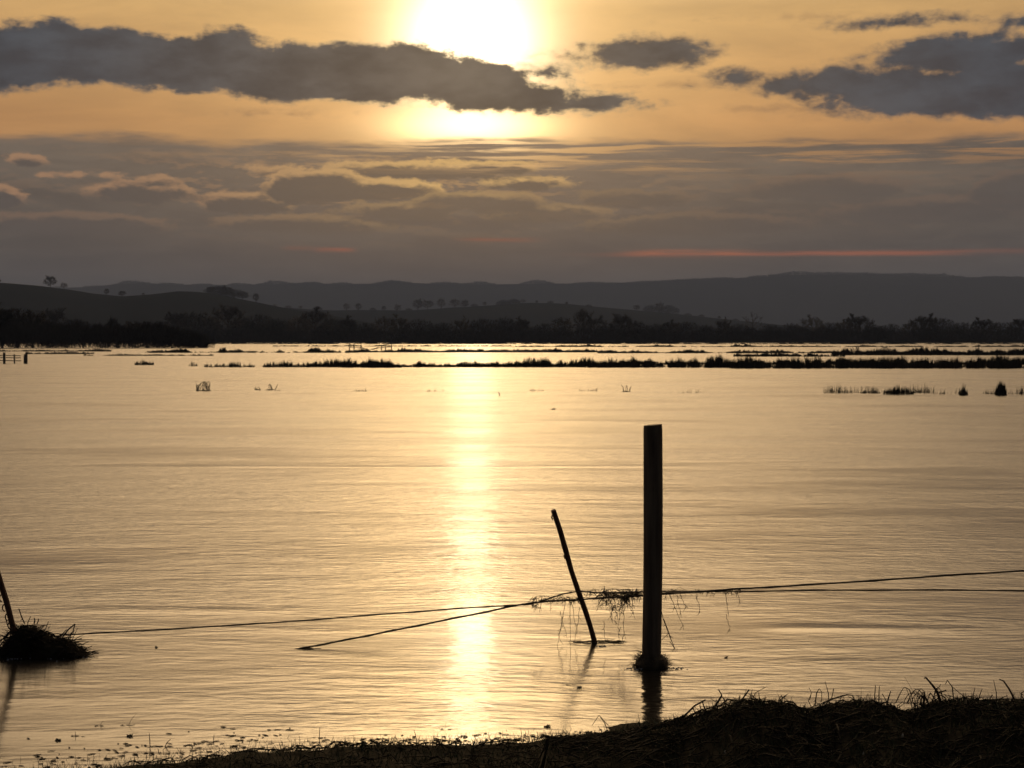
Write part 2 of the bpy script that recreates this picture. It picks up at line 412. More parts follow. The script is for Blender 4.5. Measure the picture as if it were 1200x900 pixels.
def hill(name, tab, D, depth, amp, seed, xr=3.0):
    def hf(x, y):
        px = 600 + x / D * F
        c = at(px, interp(tab, px), D).z
        c += amp * mn.fractal(Vector((x / (D * .05), seed, 0)), 0.6, 2, 4)
        t = (y - D) / depth
        s = math.exp(-t * t * 1.6)
        return -2 + (c + 2) * s * (1 + .03 * mn.noise(Vector((x / 300, y / 200, seed))) * (1 - s))
    o = sheet(name, 0, 0, 0, 0, 0, M_field, xs=grid(-D * xr * .3, D * xr * .3, 240), ys=grid(D - depth * 1.6, D + depth * 1.6, 41), hf=hf)
    tag(o, kind='structure'); return o, hf
far_tab = [(-300, 340), (60, 338), (110, 337), (140, 334), (180, 332), (210, 334), (300, 334), (360, 333), (440, 333), (460, 331), (540, 334), (640, 333), (700, 333), (760, 331), (850, 327),
           (900, 324), (925, 323), (1000, 323), (1060, 324), (1100, 325), (1200, 326), (1500, 330)]
left_tab = [(-400, 336), (-60, 330), (0, 331), (50, 335), (80, 339), (110, 344), (150, 348), (190, 345), (222, 341), (250, 344), (290, 352), (330, 360), (380, 368), (440, 380), (520, 392), (3000, 397)]
mid_tab = [(-3000, 397), (200, 390), (280, 362), (330, 360), (400, 364), (480, 364), (560, 359), (620, 355), (660, 356), (700, 360), (760, 365), (820, 371), (880, 378), (960, 386), (1060, 392), (1300, 396), (4000, 397)]
hill_far, hf_far = hill('hill', far_tab, 5200, 1100, 1.2, 1.0)
hill_left, hf_left = hill('hill', left_tab, 1450, 330, .6, 2.0)
hill_mid, hf_mid = hill('hill', mid_tab, 2100, 420, .8, 3.0)

# ------------------------------------------------------------------ trees
def tree_meshes(seed, H, wide, dens, open_crown=False):
    rs = random.Random(seed); tr, cr = MB(), MB()
    R = lambda a, b: a + (b - a) * rs.random()
    lean = R(-.05, .05)
    tp = [Vector((lean * z * H + R(-.06, .06), R(-.06, .06), z * H)) for z in (-.03, .12, .26, .42, .60, .78)]
    tr.tube(tp, [H * r for r in (.030, .025, .021, .016, .010, .004)], 6, cap=False)
    def on_trunk(z):
        z = z * H
        for p, q in zip(tp, tp[1:]):
            if z <= q.z: return p.lerp(q, (z - p.z) / (q.z - p.z))
        return tp[-1]
    n = 9 if open_crown else 15
    cz, rz, rx = (.64, .36, .42 * wide) if open_crown else (.57, .43, .46 * wide)
    for i in range(n):
        f = (i + .5) / n; el = math.asin(-.55 + 1.5 * f); a = i * 2.4 + R(-.4, .4); k = R(.72, 1.04)
        tip = Vector((math.cos(a) * math.cos(el) * rx * H * k, math.sin(a) * math.cos(el) * rx * H * k, (cz + math.sin(el) * rz * k) * H))
        st = on_trunk((.30 if open_crown else .16) + .42 * f * R(.8, 1.1))
        ctrl = st.lerp(tip, .5) + Vector((R(-.05, .05), R(-.05, .05), R(-.02, .09))) * H
        L = [st * (1 - t) ** 2 + ctrl * 2 * t * (1 - t) + tip * t * t for t in (0, .25, .5, .75, 1)]
        tr.tube(L, [H * .010, H * .008, H * .006, H * .004, H * .002], 4, cap=False)
        for j in range(7):
            t = R(.25, 1.0); b = st * (1 - t) ** 2 + ctrl * 2 * t * (1 - t) + tip * t * t
            out = (b - Vector((0, 0, .42 * H))).normalized()
            d = (out + Vector((R(-.9, .9), R(-.9, .9), R(-.5, .8)))).normalized(); l = H * R(.08, .17)
            e = b + d * l; cr.tube([b, b + d * l * .5 + Vector((0, 0, .01 * H)), e], [H * .003, H * .0022, H * .001], 3, cap=False)
            for q in range(int(dens * (.45 if open_crown else 1))):
                s0 = b.lerp(e, R(.1, 1)); td = (d * .7 + Vector((R(-1, 1), R(-1, 1), R(-.6, 1)))).normalized()
                cr.blade(s0, s0 + td * H * R(.04, .10), R(.05, .10), side=Vector((1, R(-.6, .6), R(-.5, .5))).normalized())
    for i in range(0 if open_crown else 2600):           # fine outer spray, in lumps
        d = Vector((R(-1, 1), R(-1, 1), R(-.75, 1))).normalized()
        k = (.80 + .30 * mn.noise(d * 2.2 + Vector((seed, 0, 0)))) * R(.35, 1) ** .4
        p = Vector((d.x * rx * H * k, d.y * rx * H * k, (cz + d.z * rz * k) * H))
        td = (d + Vector((R(-.8, .8), R(-.8, .8), R(-.4, .8)))).normalized()
        cr.blade(p, p + td * H * R(.03, .07), R(.04, .09), side=Vector((1, R(-.6, .6), R(-.5, .5))).normalized())
    zs = sorted(v.z for v in cr.v); zmax = zs[int(len(zs) * .993)]
    for mbx in (tr, cr):
        for v in mbx.v: v *= H / zmax
    return tr, cr
def bush_meshes(seed, H, Wd):                    # many-stemmed thicket tree branching from the ground
    rs = random.Random(seed); tr, cr = MB(), MB(); R = lambda a, b: a + (b - a) * rs.random()
    for i in range(7):
        a = R(0, 6.28); rad = R(0, 1)
        tip = Vector((math.cos(a) * Wd * .5 * rad, math.sin(a) * Wd * .3 * rad, H * (1 - .45 * rad ** 2) * R(.85, 1)))
        p0 = Vector((R(-.4, .4), R(-.4, .4), -.3)); pts = [p0.lerp(tip, t) + Vector((R(-.2, .2), R(-.2, .2), 0)) * (t > 0) for t in (0, .3, .6, .9)]
        tr.tube(pts, [H * .012, H * .01, H * .007, H * .003], 4, cap=False)
    for i in range(2300):
        a = R(0, 6.28); rad = R(0, 1) ** .6; t = R(0.0, 1) ** .75
        top = H * math.sqrt(max(0, 1 - .8 * rad ** 2))
        p = Vector((math.cos(a) * Wd * .5 * rad, math.sin(a) * Wd * .35 * rad, t * top * .9))
        d = Vector((math.cos(a) * rad * .6 + R(-.5, .5), R(-.5, .5), R(.1, 1.2))).normalized()
        cr.blade(p, p + d * R(.4, 1.0) * H * .13, R(.05, .11), side=Vector((1, R(-.5, .5), R(-.4, .4))).normalized())
    return tr, cr
def mesh_of(mb, name, m):
    me = bpy.data.meshes.new(name); me.from_pydata([tuple(v) for v in mb.v], [], mb.f); me.materials.append(m); return me
KINDS = {}
def reg(k, pair): KINDS.setdefault(k, []).append((mesh_of(pair[0], 'trunk', M_bark), mesh_of(pair[1], 'crown', M_crown)))
for s in range(5): reg('round', tree_meshes(20 + s, 10, (1.0, .85, 1.15, .95, .75)[s], 26))
for s in range(2): reg('tall', tree_meshes(40 + s, 10, .6, 12))
for s in range(2): reg('open', tree_meshes(60 + s, 10, 1.0, 14, True))
for s in range(4): reg('thicket', bush_meshes(80 + s, 10, 15))
def place_tree(kind, loc, H, group, wide=1.0, i=None):
    v = KINDS[kind]; tm, cm = v[(i if i is not None else random.randrange(99)) % len(v)]
    e = empty('bare_tree' if kind != 'thicket' else 'thicket_tree', loc)
    for nm, me in (('trunk', tm), ('crown', cm)):
        o = bpy.data.objects.new(nm, me); C.objects.link(o); o.parent = e
    s = H / 10
    e.scale = (s * wide, s * wide, s); e.rotation_euler.z = uni(0, 6.28) if kind != 'thicket' else uni(-.4, .4)
    e['category'] = 'tree'; e['group'] = group
    return e
ORD = ['tallest', 'second tallest', 'third tallest', 'fourth tallest', 'fifth tallest', 'sixth tallest', 'seventh tallest', 'eighth tallest', 'ninth tallest', 'shortest']
def label_zones(lst, zones):
    for (a, b, phrase) in zones:
        sub = sorted([t for t in lst if a <= t[0] < b], key=lambda t: -t[1])
        for i, (px, h, e, kd) in enumerate(sub):
            e['label'] = ('%s tree ' % ORD[min(i, 9)] if len(sub) > 1 else 'bare tree ') + phrase
# belt 2: the far shore, whole width
belt = []
b2 = [(-60, 366, 'r'), (-30, 372, 'k'), (5, 368, 'r'), (30, 366, 'k'), (62, 362, 'r'), (90, 372, 'k'), (130, 376, 'k'), (165, 377, 'r'), (186, 374, 'k'), (207, 367, 'r'), (226, 363, 'k'), (247, 367, 'r'), (268, 359, 'r'),
      (286, 373, 'k'), (303, 366, 'k'), (326, 371, 'k'), (350, 369, 'r'), (370, 362, 'r'), (390, 372, 'k'), (407, 371, 'r'), (428, 377, 'k'), (450, 372, 'r'), (468, 369, 'r'), (492, 372, 'k'), (520, 376, 'k'),
      (541, 373, 'r'), (566, 371, 'k'), (592, 370, 'k'), (612, 373, 'r'), (638, 377, 'k'), (660, 373, 'r'), (684, 363, 't'), (697, 371, 'r'), (716, 378, 'k'), (729, 369, 'r'), (745, 374, 'k'),
      (768, 378, 'k'), (786, 376, 'r'), (805, 375, 'k'), (828, 379, 'k'), (848, 374, 'r'), (866, 378, 'k'), (882, 366, 'o'), (904, 378, 'k'), (928, 377, 'k'), (952, 370, 'r'), (972, 376, 'k'), (990, 375, 'r'),
      (1005, 369, 'r'), (1026, 379, 'k'), (1044, 378, 'k'), (1066, 376, 'r'), (1085, 369, 'r'), (1104, 371, 'k'), (1130, 376, 'k'), (1152, 373, 'r'), (1172, 376, 'k'), (1195, 374, 'r'), (1225, 376, 'k'), (1260, 372, 'r')]
KD = {'r': 'round', 'k': 'thicket', 't': 'tall', 'o': 'open'}
for px, top, k in b2:
    Yt = SH + uni(8, 40)
    q = at(px, top, Yt); loc = (q.x, Yt, .25)
    e = place_tree(KD[k], loc, q.z - .25, 'bare trees along the far shore', 1.15 if k in 'rk' else 1.0)
    belt.append((px, q.z, e, k))
label_zones(belt, [(-999, 175, 'on the far shore behind the dark left belt'), (175, 280, 'just right of the dark left belt on the far shore'),
    (280, 400, 'on the far shore left of the half sunken rails'), (400, 480, 'on the far shore right behind the half sunken rails'),
    (480, 600, 'on the far shore above the sun glitter path'), (600, 680, 'on the far shore between glitter path and fence post'),
    (680, 735, 'on the far shore in the clump left of the fence post'), (735, 812, 'on the far shore straight beyond the tall fence post'),
    (812, 915, 'on the far shore around the open crowned tree'), (915, 1020, 'on the far shore behind the driftwood snag'),
    (1020, 1110, 'on the far shore behind the right hand reeds'), (1110, 1999, 'on the far shore by the photo\'s right edge')])
# belt 1: nearer, darker belt on the left
lb = []
LY = on_water(100, 408).y
b1 = [(-55, 364, 'k'), (-25, 358, 'r'), (2, 359, 'r'), (18, 358, 'k'), (38, 364, 'r'), (58, 374, 'k'), (78, 378, 'k'), (98, 380, 'r'), (118, 381, 'k'), (138, 378, 'k'), (155, 377, 'r'), (172, 374, 'k'), (186, 377, 'k'), (204, 381, 'k'), (222, 384, 'k'), (236, 389, 'k')]
for px, top, k in b1:
    Yt = LY + uni(0, 14)
    q = at(px, top, Yt)
    e = place_tree(KD[k], (q.x, Yt, -.05), q.z, 'trees of the dark left belt', 1.2)
    lb.append((px, q.z, e, k))
label_zones(lb, [(-99, 45, 'at the left end of the near dark belt in floodwater'), (45, 145, 'in the middle of the near dark belt in floodwater'), (145, 300, 'at the right end of the near dark belt in floodwater')])
# trees on the low hills
ht = []
def hill_tree(px, top, kind, hf, Y, phrase, group, wide=1.0, hpx=None, base_extra=0):
    q = at(px, top, Y); g0 = hf(q.x, Y)
    H = max(q.z - g0, 2.0) if hpx is None else hpx / F * Y
    if hpx is not None: g0 = q.z - H
    e = place_tree(kind, (q.x, Y, g0 - .3), H + .3, group, wide)
    e['label'] = phrase
    return e
G1 = 'trees on the left hill'
hill_tree(59, 323.5, 'round', hf_left, 1450, 'lone round crowned tree standing on the left hill\'s skyline', G1, 1.35)
hill_tree(75, 331, 'round', hf_left, 1450, 'small bushy tree just right of the lone hilltop tree', G1, 1.2)
hill_tree(0, 327, 'round', hf_left, 1450, 'tree on the left hill\'s skyline cut by the frame edge', G1, 1.0)
hill_tree(125, 338, 'round', hf_left, 1450, 'tree at the start of the saddle of the left hill', G1, 1.0)
hill_tree(143, 341, 'round', hf_left, 1450, 'broad low tree in the saddle of the left hill', G1, 1.5)
hill_tree(168, 343, 'round', hf_left, 1450, 'smallest tree in the saddle of the left hill', G1, 1.3)
for i, (px, top) in enumerate([(247, 336), (256, 334), (265, 335), (274, 338), (284, 342)]):
    hill_tree(px, top, 'thicket' if i % 2 else 'round', hf_left, 1450, ['leftmost', 'second from left', 'middle', 'second from right', 'rightmost'][i] + ' tree of the copse on the left hill', G1, 2.0)
hill_tree(300, 344, 'tall', hf_left, 1450, 'slim tree beside the copse on the left hill', G1, 1.3)
G2 = 'trees on the middle hill'
mt = []
for px, top, k in [(322, 356, 'r'), (338, 361, 'k'), (352, 359, 'r'), (372, 358, 'k'), (406, 355, 't'), (420, 355, 't'), (437, 360, 'k'), (450, 358, 'r'), (466, 356, 'r'), (479, 361, 'k'), (490, 350, 'r'), (501, 351, 'r'), (517, 349, 't'), (533, 350, 'r'),
                   (545, 351, 'r'), (556, 355, 'k'), (568, 353, 'r'), (590, 350, 'k'), (602, 349, 'k'), (613, 350, 'r'), (629, 352, 'r'), (645, 354, 'k'), (664, 355, 'r'), (690, 359, 'k'), (746, 357, 'r'), (764, 356, 'k'),
                   (773, 354, 'r'), (783, 356, 'k'), (806, 366, 'k'), (822, 369, 'k'), (843, 371, 'r'), (862, 374, 'k')]:
    Y = 2060 + uni(-60, 60); q = at(px, top, Y); g0 = hf_mid(q.x, Y)
    e = place_tree(KD[k], (q.x, Y, g0 - .5), max(q.z - g0, 4), G2, 1.5 if k != 't' else 1.5)
    mt.append((px, q.z, e, k))
label_zones(mt, [(0, 400, 'on the hazy middle hill left of the two slim trees'), (400, 485, 'on the hazy middle hill around the two slim trees'), (485, 560, 'on the hazy middle hill left of the glitter path'),
    (560, 650, 'on the crest of the hazy middle hill'), (650, 735, 'on the hazy middle hill left of the fence post'), (735, 800, 'in the domed copse beyond the fence post'), (800, 999, 'on the hazy middle hill\'s falling right end')])

# low thickets that close the belts, and woods on the far ridge (masses nobody could count)
def scrub(name, x_of, n, hgt, wid, label, cat='undergrowth', m=M_crown):
    mb = MB()
    for _ in range(n):
        p, s = x_of()
        d = Vector((uni(-.6, .6), uni(-.4, .4), uni(.5, 1.2))).normalized()
        mb.blade(p, p + d * hgt * s * uni(.5, 1.1), wid * uni(.6, 1.3), side=Vector((1, uni(-.4, .4), uni(-.3, .3))).normalized())
    return tag(mb.build(name, m), label, cat, kind='stuff')
def f2():
    px = uni(-120, 1320); Y = SH + uni(2, 30); hmax = 4.6 * (.72 + .5 * abs(mn.noise(Vector((px / 28, 0, 0))))) 
    return Vector(((px - 600) / F * Y, Y, .1 + hmax * rnd() ** 1.3)), 1
scrub('undergrowth', f2, 34000, 1.2, .10, 'unbroken dark thicket under the trees of the far shore')
def f1():
    px = uni(-130, 243); Y = LY + uni(0, 12)
    z = (3.2 + 1.6 * mn.noise(Vector((px / 14, 0, 7)))) * rnd() ** 1.1 + (.5 if rnd() < .6 else 0)
    if px > 150: z *= 1 - .35 * (px - 150) / 95
    if px > 205: z *= 1 - .7 * (px - 205) / 38
    if z < 1.0 and mn.noise(Vector((px / 5, 0, 2))) > .12: z += 1.0 if px < 205 else 0
    return Vector(((px - 600) / F * Y, Y, z)), 1
scrub('undergrowth', f1, 13000, 1.0, .05, 'dark flooded thicket under the near left tree belt')
def fr():
    while True:
        px = uni(-200, 1400); k = mn.noise(Vector((px / 34, 5, 0))) + .25
        if 900 < px < 1110: k += .35
        if k > .1: break
    Y = 5200 + uni(-60, 60); x = (px - 600) / F * Y
    return Vector((x, Y, hf_far(x, Y) - 2 + min(k, .8) * 15 * rnd())), 1
scrub('woods', fr, 18000, 5.5, 1.1, 'thin line of hazy woods along the far ridge', 'woodland')
# ------------------------------------------------------------------ flooded grass and rush bands
def rushes(name, segs, n, label, lean=.25, w=.012, cat='rushes'):
    mb = MB()
    tot = sum((s[1] - s[0]) * s[5] for s in segs)
    for (x0, x1, py, thick, h, dens) in segs:
        k = int(n * (x1 - x0) * dens / tot)
        for _ in range(k):
            for _try in range(6):
                px = uni(x0, x1)
                cl = mn.noise(Vector((px / 9, py, 0))) * .5 + mn.noise(Vector((px / 33, py, 4))) * .6
                if dens > 1.5 or rnd() < .5 + cl * 1.2: break
            cl = max(0.25, min(1.5, .75 + cl * 1.0)) * (1 + .5 * mn.noise(Vector((px / 2.6, py, 8))))
            t = rnd()
            q = on_water(px, py - thick * t)
            H = h / F * q.y * cl * (.35 + .95 * rnd() ** 1.7)
            mb.blade(q - Vector((0, 0, .03)), q + Vector((uni(-lean, lean) * H, uni(-lean, lean) * H, H)), w * q.y / 96 * uni(.6, 1.5), side=Vector((1, uni(-.3, .3), 0)).normalized())
    return tag(mb.build(name, M_rush), label, cat, kind='stuff')
rushes('rushes', [(238, 360, 430.5, 1, 6, .45), (360, 700, 430.5, 1.8, 7.5, 1.6), (400, 470, 431, 1, 7, 1.0), (690, 860, 431, 2, 10, 1.3), (855, 1240, 432, 3, 12, 1.45), (700, 1240, 427.5, 1.2, 6, .8), (158, 180, 428, 1, 5, .5), (-60, -5, 427, 1, 6, .6)],
       26000, 'broad band of rushes and drowned grass across the middle water', w=.02)
rushes('rushes', [(-60, 130, 412, .6, 2.6, .5), (170, 420, 413.5, .9, 4, .8), (420, 700, 413, 1.0, 3.5, 1.7), (700, 980, 414, .7, 3.2, 1.0), (975, 1260, 416.5, 3.0, 6, 1.8), (860, 990, 418, .8, 4, .9), (30, 110, 415, .6, 3, .6), (98, 250, 417.0, .4, 2.0, .5)],
       20000, 'thin dark strip of drowned grass beyond the rush band', w=.03)
rushes('grass', [(600, 1240, 406.6, .4, 2.0, 1.0), (320, 600, 406, .4, 1.6, .5), (500, 800, 403.2, .5, 2.0, 1), (800, 1240, 403.4, .4, 1.6, .8), (240, 500, 403.2, .3, 1.8, .8)],
       9000, 'hairline strips of flooded grass below the far shore', w=.04, cat='grass')
rushes('reeds', [(965, 1095, 461, 1.5, 11, .55), (1095, 1215, 462.5, 1.5, 9, .35), (620, 700, 458.5, .5, 5, .12), (780, 830, 461, .8, 5, .06), (210, 350, 458.2, .6, 1.4, .15), (500, 520, 459, .4, 8, .1), (400, 430, 459, .5, 5, .12)],
       950, 'sparse single reed stems standing in the open water', lean=.18, w=.010, cat='reeds')
def clump(px, py, wpx, hpx, n, label, name='reed_clump', seedw=.014, shape=1.0):
    mb = MB(); q = on_water(px, py)
    for _ in range(n):
        a = uni(-1, 1); H = hpx / F * q.y * (1 - .55 * abs(a) ** shape) * uni(.5, 1.08)
        p = Vector((a * wpx / 2 / F * q.y, uni(-.12, .12), -.03))
        mb.blade(p, p + Vector((uni(-.12, .12) * H, uni(-.1, .1) * H, H)), seedw * uni(.6, 1.3), side=Vector((1, uni(-.3, .3), 0)).normalized())
    o = mb.build(name, M_rush); o.location = q
    return tag(o, label, 'reeds', 'separate reed clumps in the open water')
clump(1173, 463, 10, 18, 150, 'densest upright reed clump standing alone near the right edge', shape=2.5, seedw=.02)
clump(1129, 463, 9, 17, 45, 'pointed reed clump just left of the densest one')
clump(1052, 462, 36, 14, 110, 'wide low reed clump over a patch of foam')
clump(1020, 461, 22, 9, 50, 'ragged low reed clump left of the wide one')
clump(167, 427, 12, 8, 50, 'small tuft at the left end of the rush band')
clump(226, 429, 10, 8, 40, 'small tuft second from the left in the rush band')
clump(423, 458.5, 10, 5, 20, 'tiny tuft alone left of the glitter path', seedw=.01)

# driftwood snags
def snag(px, py, wpx, hpx, n, label, name='driftwood', cat='driftwood', arcs=4, r=.01, seed=0, Y=None):
    rs = random.Random(seed); mb = MB(); q = on_water(px, py); k = q.y / F
    for i in range(n):
        a = rs.uniform(-.5, .5); b = a + rs.uniform(-.35, .35)
        p0 = Vector((a * wpx * k, rs.uniform(-.1, .1), -.02)); p1 = Vector((b * wpx * k, rs.uniform(-.15, .15), hpx * k * rs.uniform(.4, 1)))
        m = (p0 + p1) / 2 + Vector((rs.uniform(-.1, .1) * wpx * k, 0, hpx * k * .15))
        mb.tube([p0, m, p1], [r * 1.2, r, r * .5], 4)
    for i in range(arcs):
        a = rs.uniform(-.5, 0); b = rs.uniform(0.1, .5); pts = []
        for j in range(7):
            t = j / 6; pts.append(Vector(((a + (b - a) * t) * wpx * k, rs.uniform(-.02, .02), math.sin(math.pi * t) * hpx * k * rs.uniform(.75, .95))))
        mb.tube(pts, r * .7, 4)
    mb.tube([Vector((-.5 * wpx * k, 0, 0)), Vector((0, .02, .015)), Vector((.55 * wpx * k, .04, 0))], [r, r * 1.4, r * .6], 5)
    o = mb.build(name, M_twig); o.location = q
    return tag(o, label, cat)
snag(238, 458, 18, 12, 14, 'domed tangle of twigs caught in the open water at left', arcs=6, r=.009, seed=1)
snag(317, 457, 12, 8, 3, 'bent twig standing up right of the domed tangle', arcs=1, r=.012, seed=2)
snag(302, 457, 7, 4, 3, 'little loop of twig between the domed tangle and bent twig', arcs=1, r=.01, seed=3)
snag(734, 459, 9, 9, 3, 'arched twig sticking out of water above the tall post', arcs=1, r=.012, seed=4)
snag(648, 480, 5, 5, 2, 'short hooked twig out in the water right of glitter', arcs=0, r=.008, seed=6)
snag(1004, 412, 13, 7, 6, 'jagged driftwood snag behind the right rush strip', arcs=1, r=.06, seed=7)
snag(1037, 412, 16, 6, 5, 'humped driftwood snag just right of the jagged one', arcs=3, r=.06, seed=8)
mb = MB(); q = on_water(586, 463.5)
mb.tube([Vector((0, 0, -.05)), Vector((-.02, 0, .06)), Vector((-.05, 0, .11))], [.014, .012, .008], 5)
o = mb.build('stick', M_twig); o.location = q; tag(o, 'short leaning stick poking out of the sun glitter path', 'stick')

# half sunken rails and the far left fence
def rail_frag(px, py, w, h, label, slope, posts):
    q = on_water(px, py); k = q.y / F
    e = empty('rail_fence', q); tag(e, label, 'fence', 'half sunken rail fence pieces')
    for t in posts:
        m = MB(); m.tube([(t * w * k, 0, -.3), (t * w * k + .03, 0, h * k * (1 + slope * (t - .5)) + .08)], [.07, .06], 6); m.build('post', M_wood, e)
    for f in (.95, .55):
        m = MB(); z0 = h * k * f
        m.tube([(-.5 * w * k, .1, z0 * (1 - slope * .5)), (.0, .1, z0), (.5 * w * k, .1, z0 * (1 + slope * .5))], .055, 4); m.build('rail', M_wood, e)
rail_frag(417, 411, 15, 6.5, 'left piece of the half sunken wooden rails', -.3, (-.5, -.15, .4))
rail_frag(449, 411, 19, 7, 'right piece of the half sunken wooden rails', .4, (-.1, .15, .5))
m = MB(); q = on_water(433, 410)
m.tube([(-1.3, 0, .35), (0, 0, -.02), (1.2, 0, .28)], .07, 5); o = m.build('fallen_rail', M_wood); o.location = q; tag(o, 'loose sagging rail between the two half sunken rail pieces', 'rail')
q = on_water(-4, 426); k = q.y / F
e = empty('rail_fence', q); tag(e, 'wooden rail fence running out of frame at far left water', 'fence')
for dx_, h, r in ((-60, 12, .09), (-30, 12, .09), (-8, 12, .09), (9, 13, .09), (21, 11, .05)):
    m = MB(); m.tube([(dx_ * k, 0, -.3), (dx_ * k, 0, h * k)], r, 6); m.build('post', M_wood, e)
for z in (4, 7.5, 10):
    m = MB(); m.tube([(-70 * k, .1, z * k + .03), (-20 * k, .1, z * k), (28 * k, .1, z * k - .05)], .035, 4); m.build('rail', M_wood, e)
m = MB(); q = on_water(30, 426); m.tube([(0, 0, -.3), (0, 0, .25), (.01, 0, .60)], [.13, .125, .12], 8); o = m.build('wooden_post', M_wood); o.location = q
tag(o, 'thick short post at the right end of the far left rail fence', 'post')

# ------------------------------------------------------------------ tall fence post
PB = on_water(763.5, 781); PX, PY = PB.x, PB.y
def post_mesh():
    mb = MB(); n = 40; rows = 60
    for j in range(rows + 1):
        z = -.5 + 1.70 * j / rows
        cx = .004 * math.sin(z * 3) + z * .0045
        for i in range(n):
            a = 2 * math.pi * i / n
            r = .0475 + .0022 * mn.noise(Vector((math.cos(a) * 1.4, math.sin(a) * 1.4, z * 1.6))) + .0012 * mn.noise(Vector((math.cos(a) * 7, math.sin(a) * 7, z * 3)))
            if j == rows: r -= .002
            mb.v.append(Vector((cx + r * math.cos(a), r * math.sin(a), z + (.004 * math.cos(a) if j >= rows - 1 else 0))))
    for j in range(rows):
        for i in range(n):
            i2 = (i + 1) % n; mb.f.append((j * n + i, j * n + i2, (j + 1) * n + i2, (j + 1) * n + i))
    mb.f.append(tuple(rows * n + i for i in range(n)))
    return mb
e = empty('fence_post', PB); tag(e, 'tall round wooden fence post standing upright in the floodwater', 'post')
post = post_mesh().build('shaft', M_wood, e, smooth=False)
for z in (.372, .352):
    m = MB(); m.tube([(-.012, .046, z + .008), (-.012, .058, z + .006), (.012, .058, z - .006), (.012, .046, z - .008)], .002, 5); m.build('staple', M_wire, e)

def tuft(mb, c, R, H, n, L, r, down=False, flat=1.0):
    for _ in range(n):
        a = uni(0, 6.28); rr = R * rnd() ** .5
        p = Vector(c) + Vector((math.cos(a) * rr, math.sin(a) * rr * flat, uni(0, H)))
        d = Vector((math.cos(a) * uni(.2, 1.2), math.sin(a) * uni(.2, 1.2), uni(-.7, .7))).normalized()
        l = L * uni(.4, 1.1); m = p + d * l * .5 + Vector((uni(-.2, .2), uni(-.2, .2), uni(-.2, .2))) * l
        mb.tube([p, m, p + d * l], [r, r * .8, r * .3], 3, cap=False)
m = MB()
for j in range(9):                       # packed core hugging the post
    z = -.03 + .085 * j / 8
    for i in range(26):
        a = 6.283 * i / 26; r = .052 + .030 * math.sin(math.pi * min(1, (j + 1.2) / 9.5)) + .008 * mn.noise(Vector((a * 3, z * 40, 0)))
        m.v.append(Vector((r * math.cos(a), r * math.sin(a), z)))
for j in range(8):
    for i in range(26): i2 = (i + 1) % 26; m.f.append((j * 26 + i, j * 26 + i2, (j + 1) * 26 + i2, (j + 1) * 26 + i))
tuft(m, (0, 0, -.01), .078, .062, 700, .035, .0014)
tuft(m, (0, 0, .0), .085, .02, 120, .06, .0012)
tuft(m, (-.03, 0, .05), .04, .035, 60, .04, .0012)
o = m.build('weed_collar', M_straw); o.location = PB; tag(o, 'shaggy collar of drowned weed round the tall post at waterline', 'weeds')

# leaning iron stake
SB = on_water(697, 753); ST = at(648, 598, SB.y - .25)
e = empty('iron_stake', SB)
tag(e, 'thin rusty iron stake leaning left beside the tall post', 'stake')
d = (ST - SB)
m = MB(); pts = [d * t + Vector((.004 * math.sin(t * 9), 0, 0)) for t in (-.35, 0, .12, .25, .4, .55, .7, .85, 1.0)]
m.tube(pts, [.0145 + .001 * math.sin(i * 2.3) for i in range(9)], 6); m.build('shaft', M_rust, e)
for t in (.95, .66):
    m = MB(); p = d * t; m.tube([p + Vector((-.012, 0, -.014)), p + Vector((-.018, -.002, 0)), p + Vector((-.013, 0, .012))], .004, 5); m.build('lug', M_rust, e)
m = MB()
for _ in range(50):
    p = Vector((uni(-.14, .12), uni(-.016, .016), uni(0, .006))); a = uni(-.25, .25); L = uni(.02, .08)
    m.tube([p, p + Vector((L * .5, a * L, uni(0, .008))), p + Vector((L, a * L * 2, uni(-.002, .012)))], [.0016, .0018, .001], 3)
o = m.build('floating_straw', M_straw); o.location = SB; tag(o, 'flat raft of straw floating round the thin leaning stake', 'straw')

# left stake with its loops, rammed into the heap of flood debris
HB = on_water(48, 767)
e = empty('iron_stake', at(20, 745, HB.y)); tag(e, 'thick leaning stake with metal loops rammed in the debris heap', 'stake')
b0 = at(20, 745, HB.y); b1_ = at(-22, 610, HB.y - .15)
m = MB(); m.tube([(b0 - b0) + Vector((.02, 0, -.12)), (b1_ - b0) * .3, (b1_ - b0) * .65, (b1_ - b0)], .0155, 8); m.build('shaft', M_rust, e)
for t in (.02, .09, .165, .245, .33, .42, .51, .60, .7):
    m = MB(); p = (b1_ - b0) * t + Vector((-.018, 0, 0)); pts = []
    for j in range(9):
        a = math.pi * (.5 + j / 8); pts.append(p + Vector((math.cos(a) * .013, 0, math.sin(a) * .018)))
    m.tube(pts, .0035, 5); m.build('loop', M_rust, e)
mb = MB(); nx, ny = 44, 22
prof = [(-60, 769), (-20, 767), (0, 760), (10, 745), (20, 735), (34, 737), (44, 741), (58, 747), (66, 751), (75, 752), (84, 759), (92, 766), (99, 770), (104, 772)]
for j in range(ny):
    for i in range(nx):
        px = -60 + 164 * i / (nx - 1); v = -1 + 2 * j / (ny - 1)
        top = at(px, interp(prof, px), HB.y).z
        z = (top + .03) * math.sqrt(max(0, 1 - v * v)) - .03
        q = Vector(((px - 600) / F * HB.y, HB.y + v * .12, z))
        nz = mn.noise(q * 14) * .024 + mn.noise(q * 40) * .012
        mb.v.append(q - HB + Vector((0, nz, nz)))
for j in range(ny - 1):
    for i in range(nx - 1): a = j * nx + i; mb.f.append((a, a + 1, a + nx + 1, a + nx))
e = empty('debris_heap', HB); tag(e, 'dark heap of flood debris banked round the left stake', 'debris heap')
mb.build('mass', M_soil, e)
m = MB()
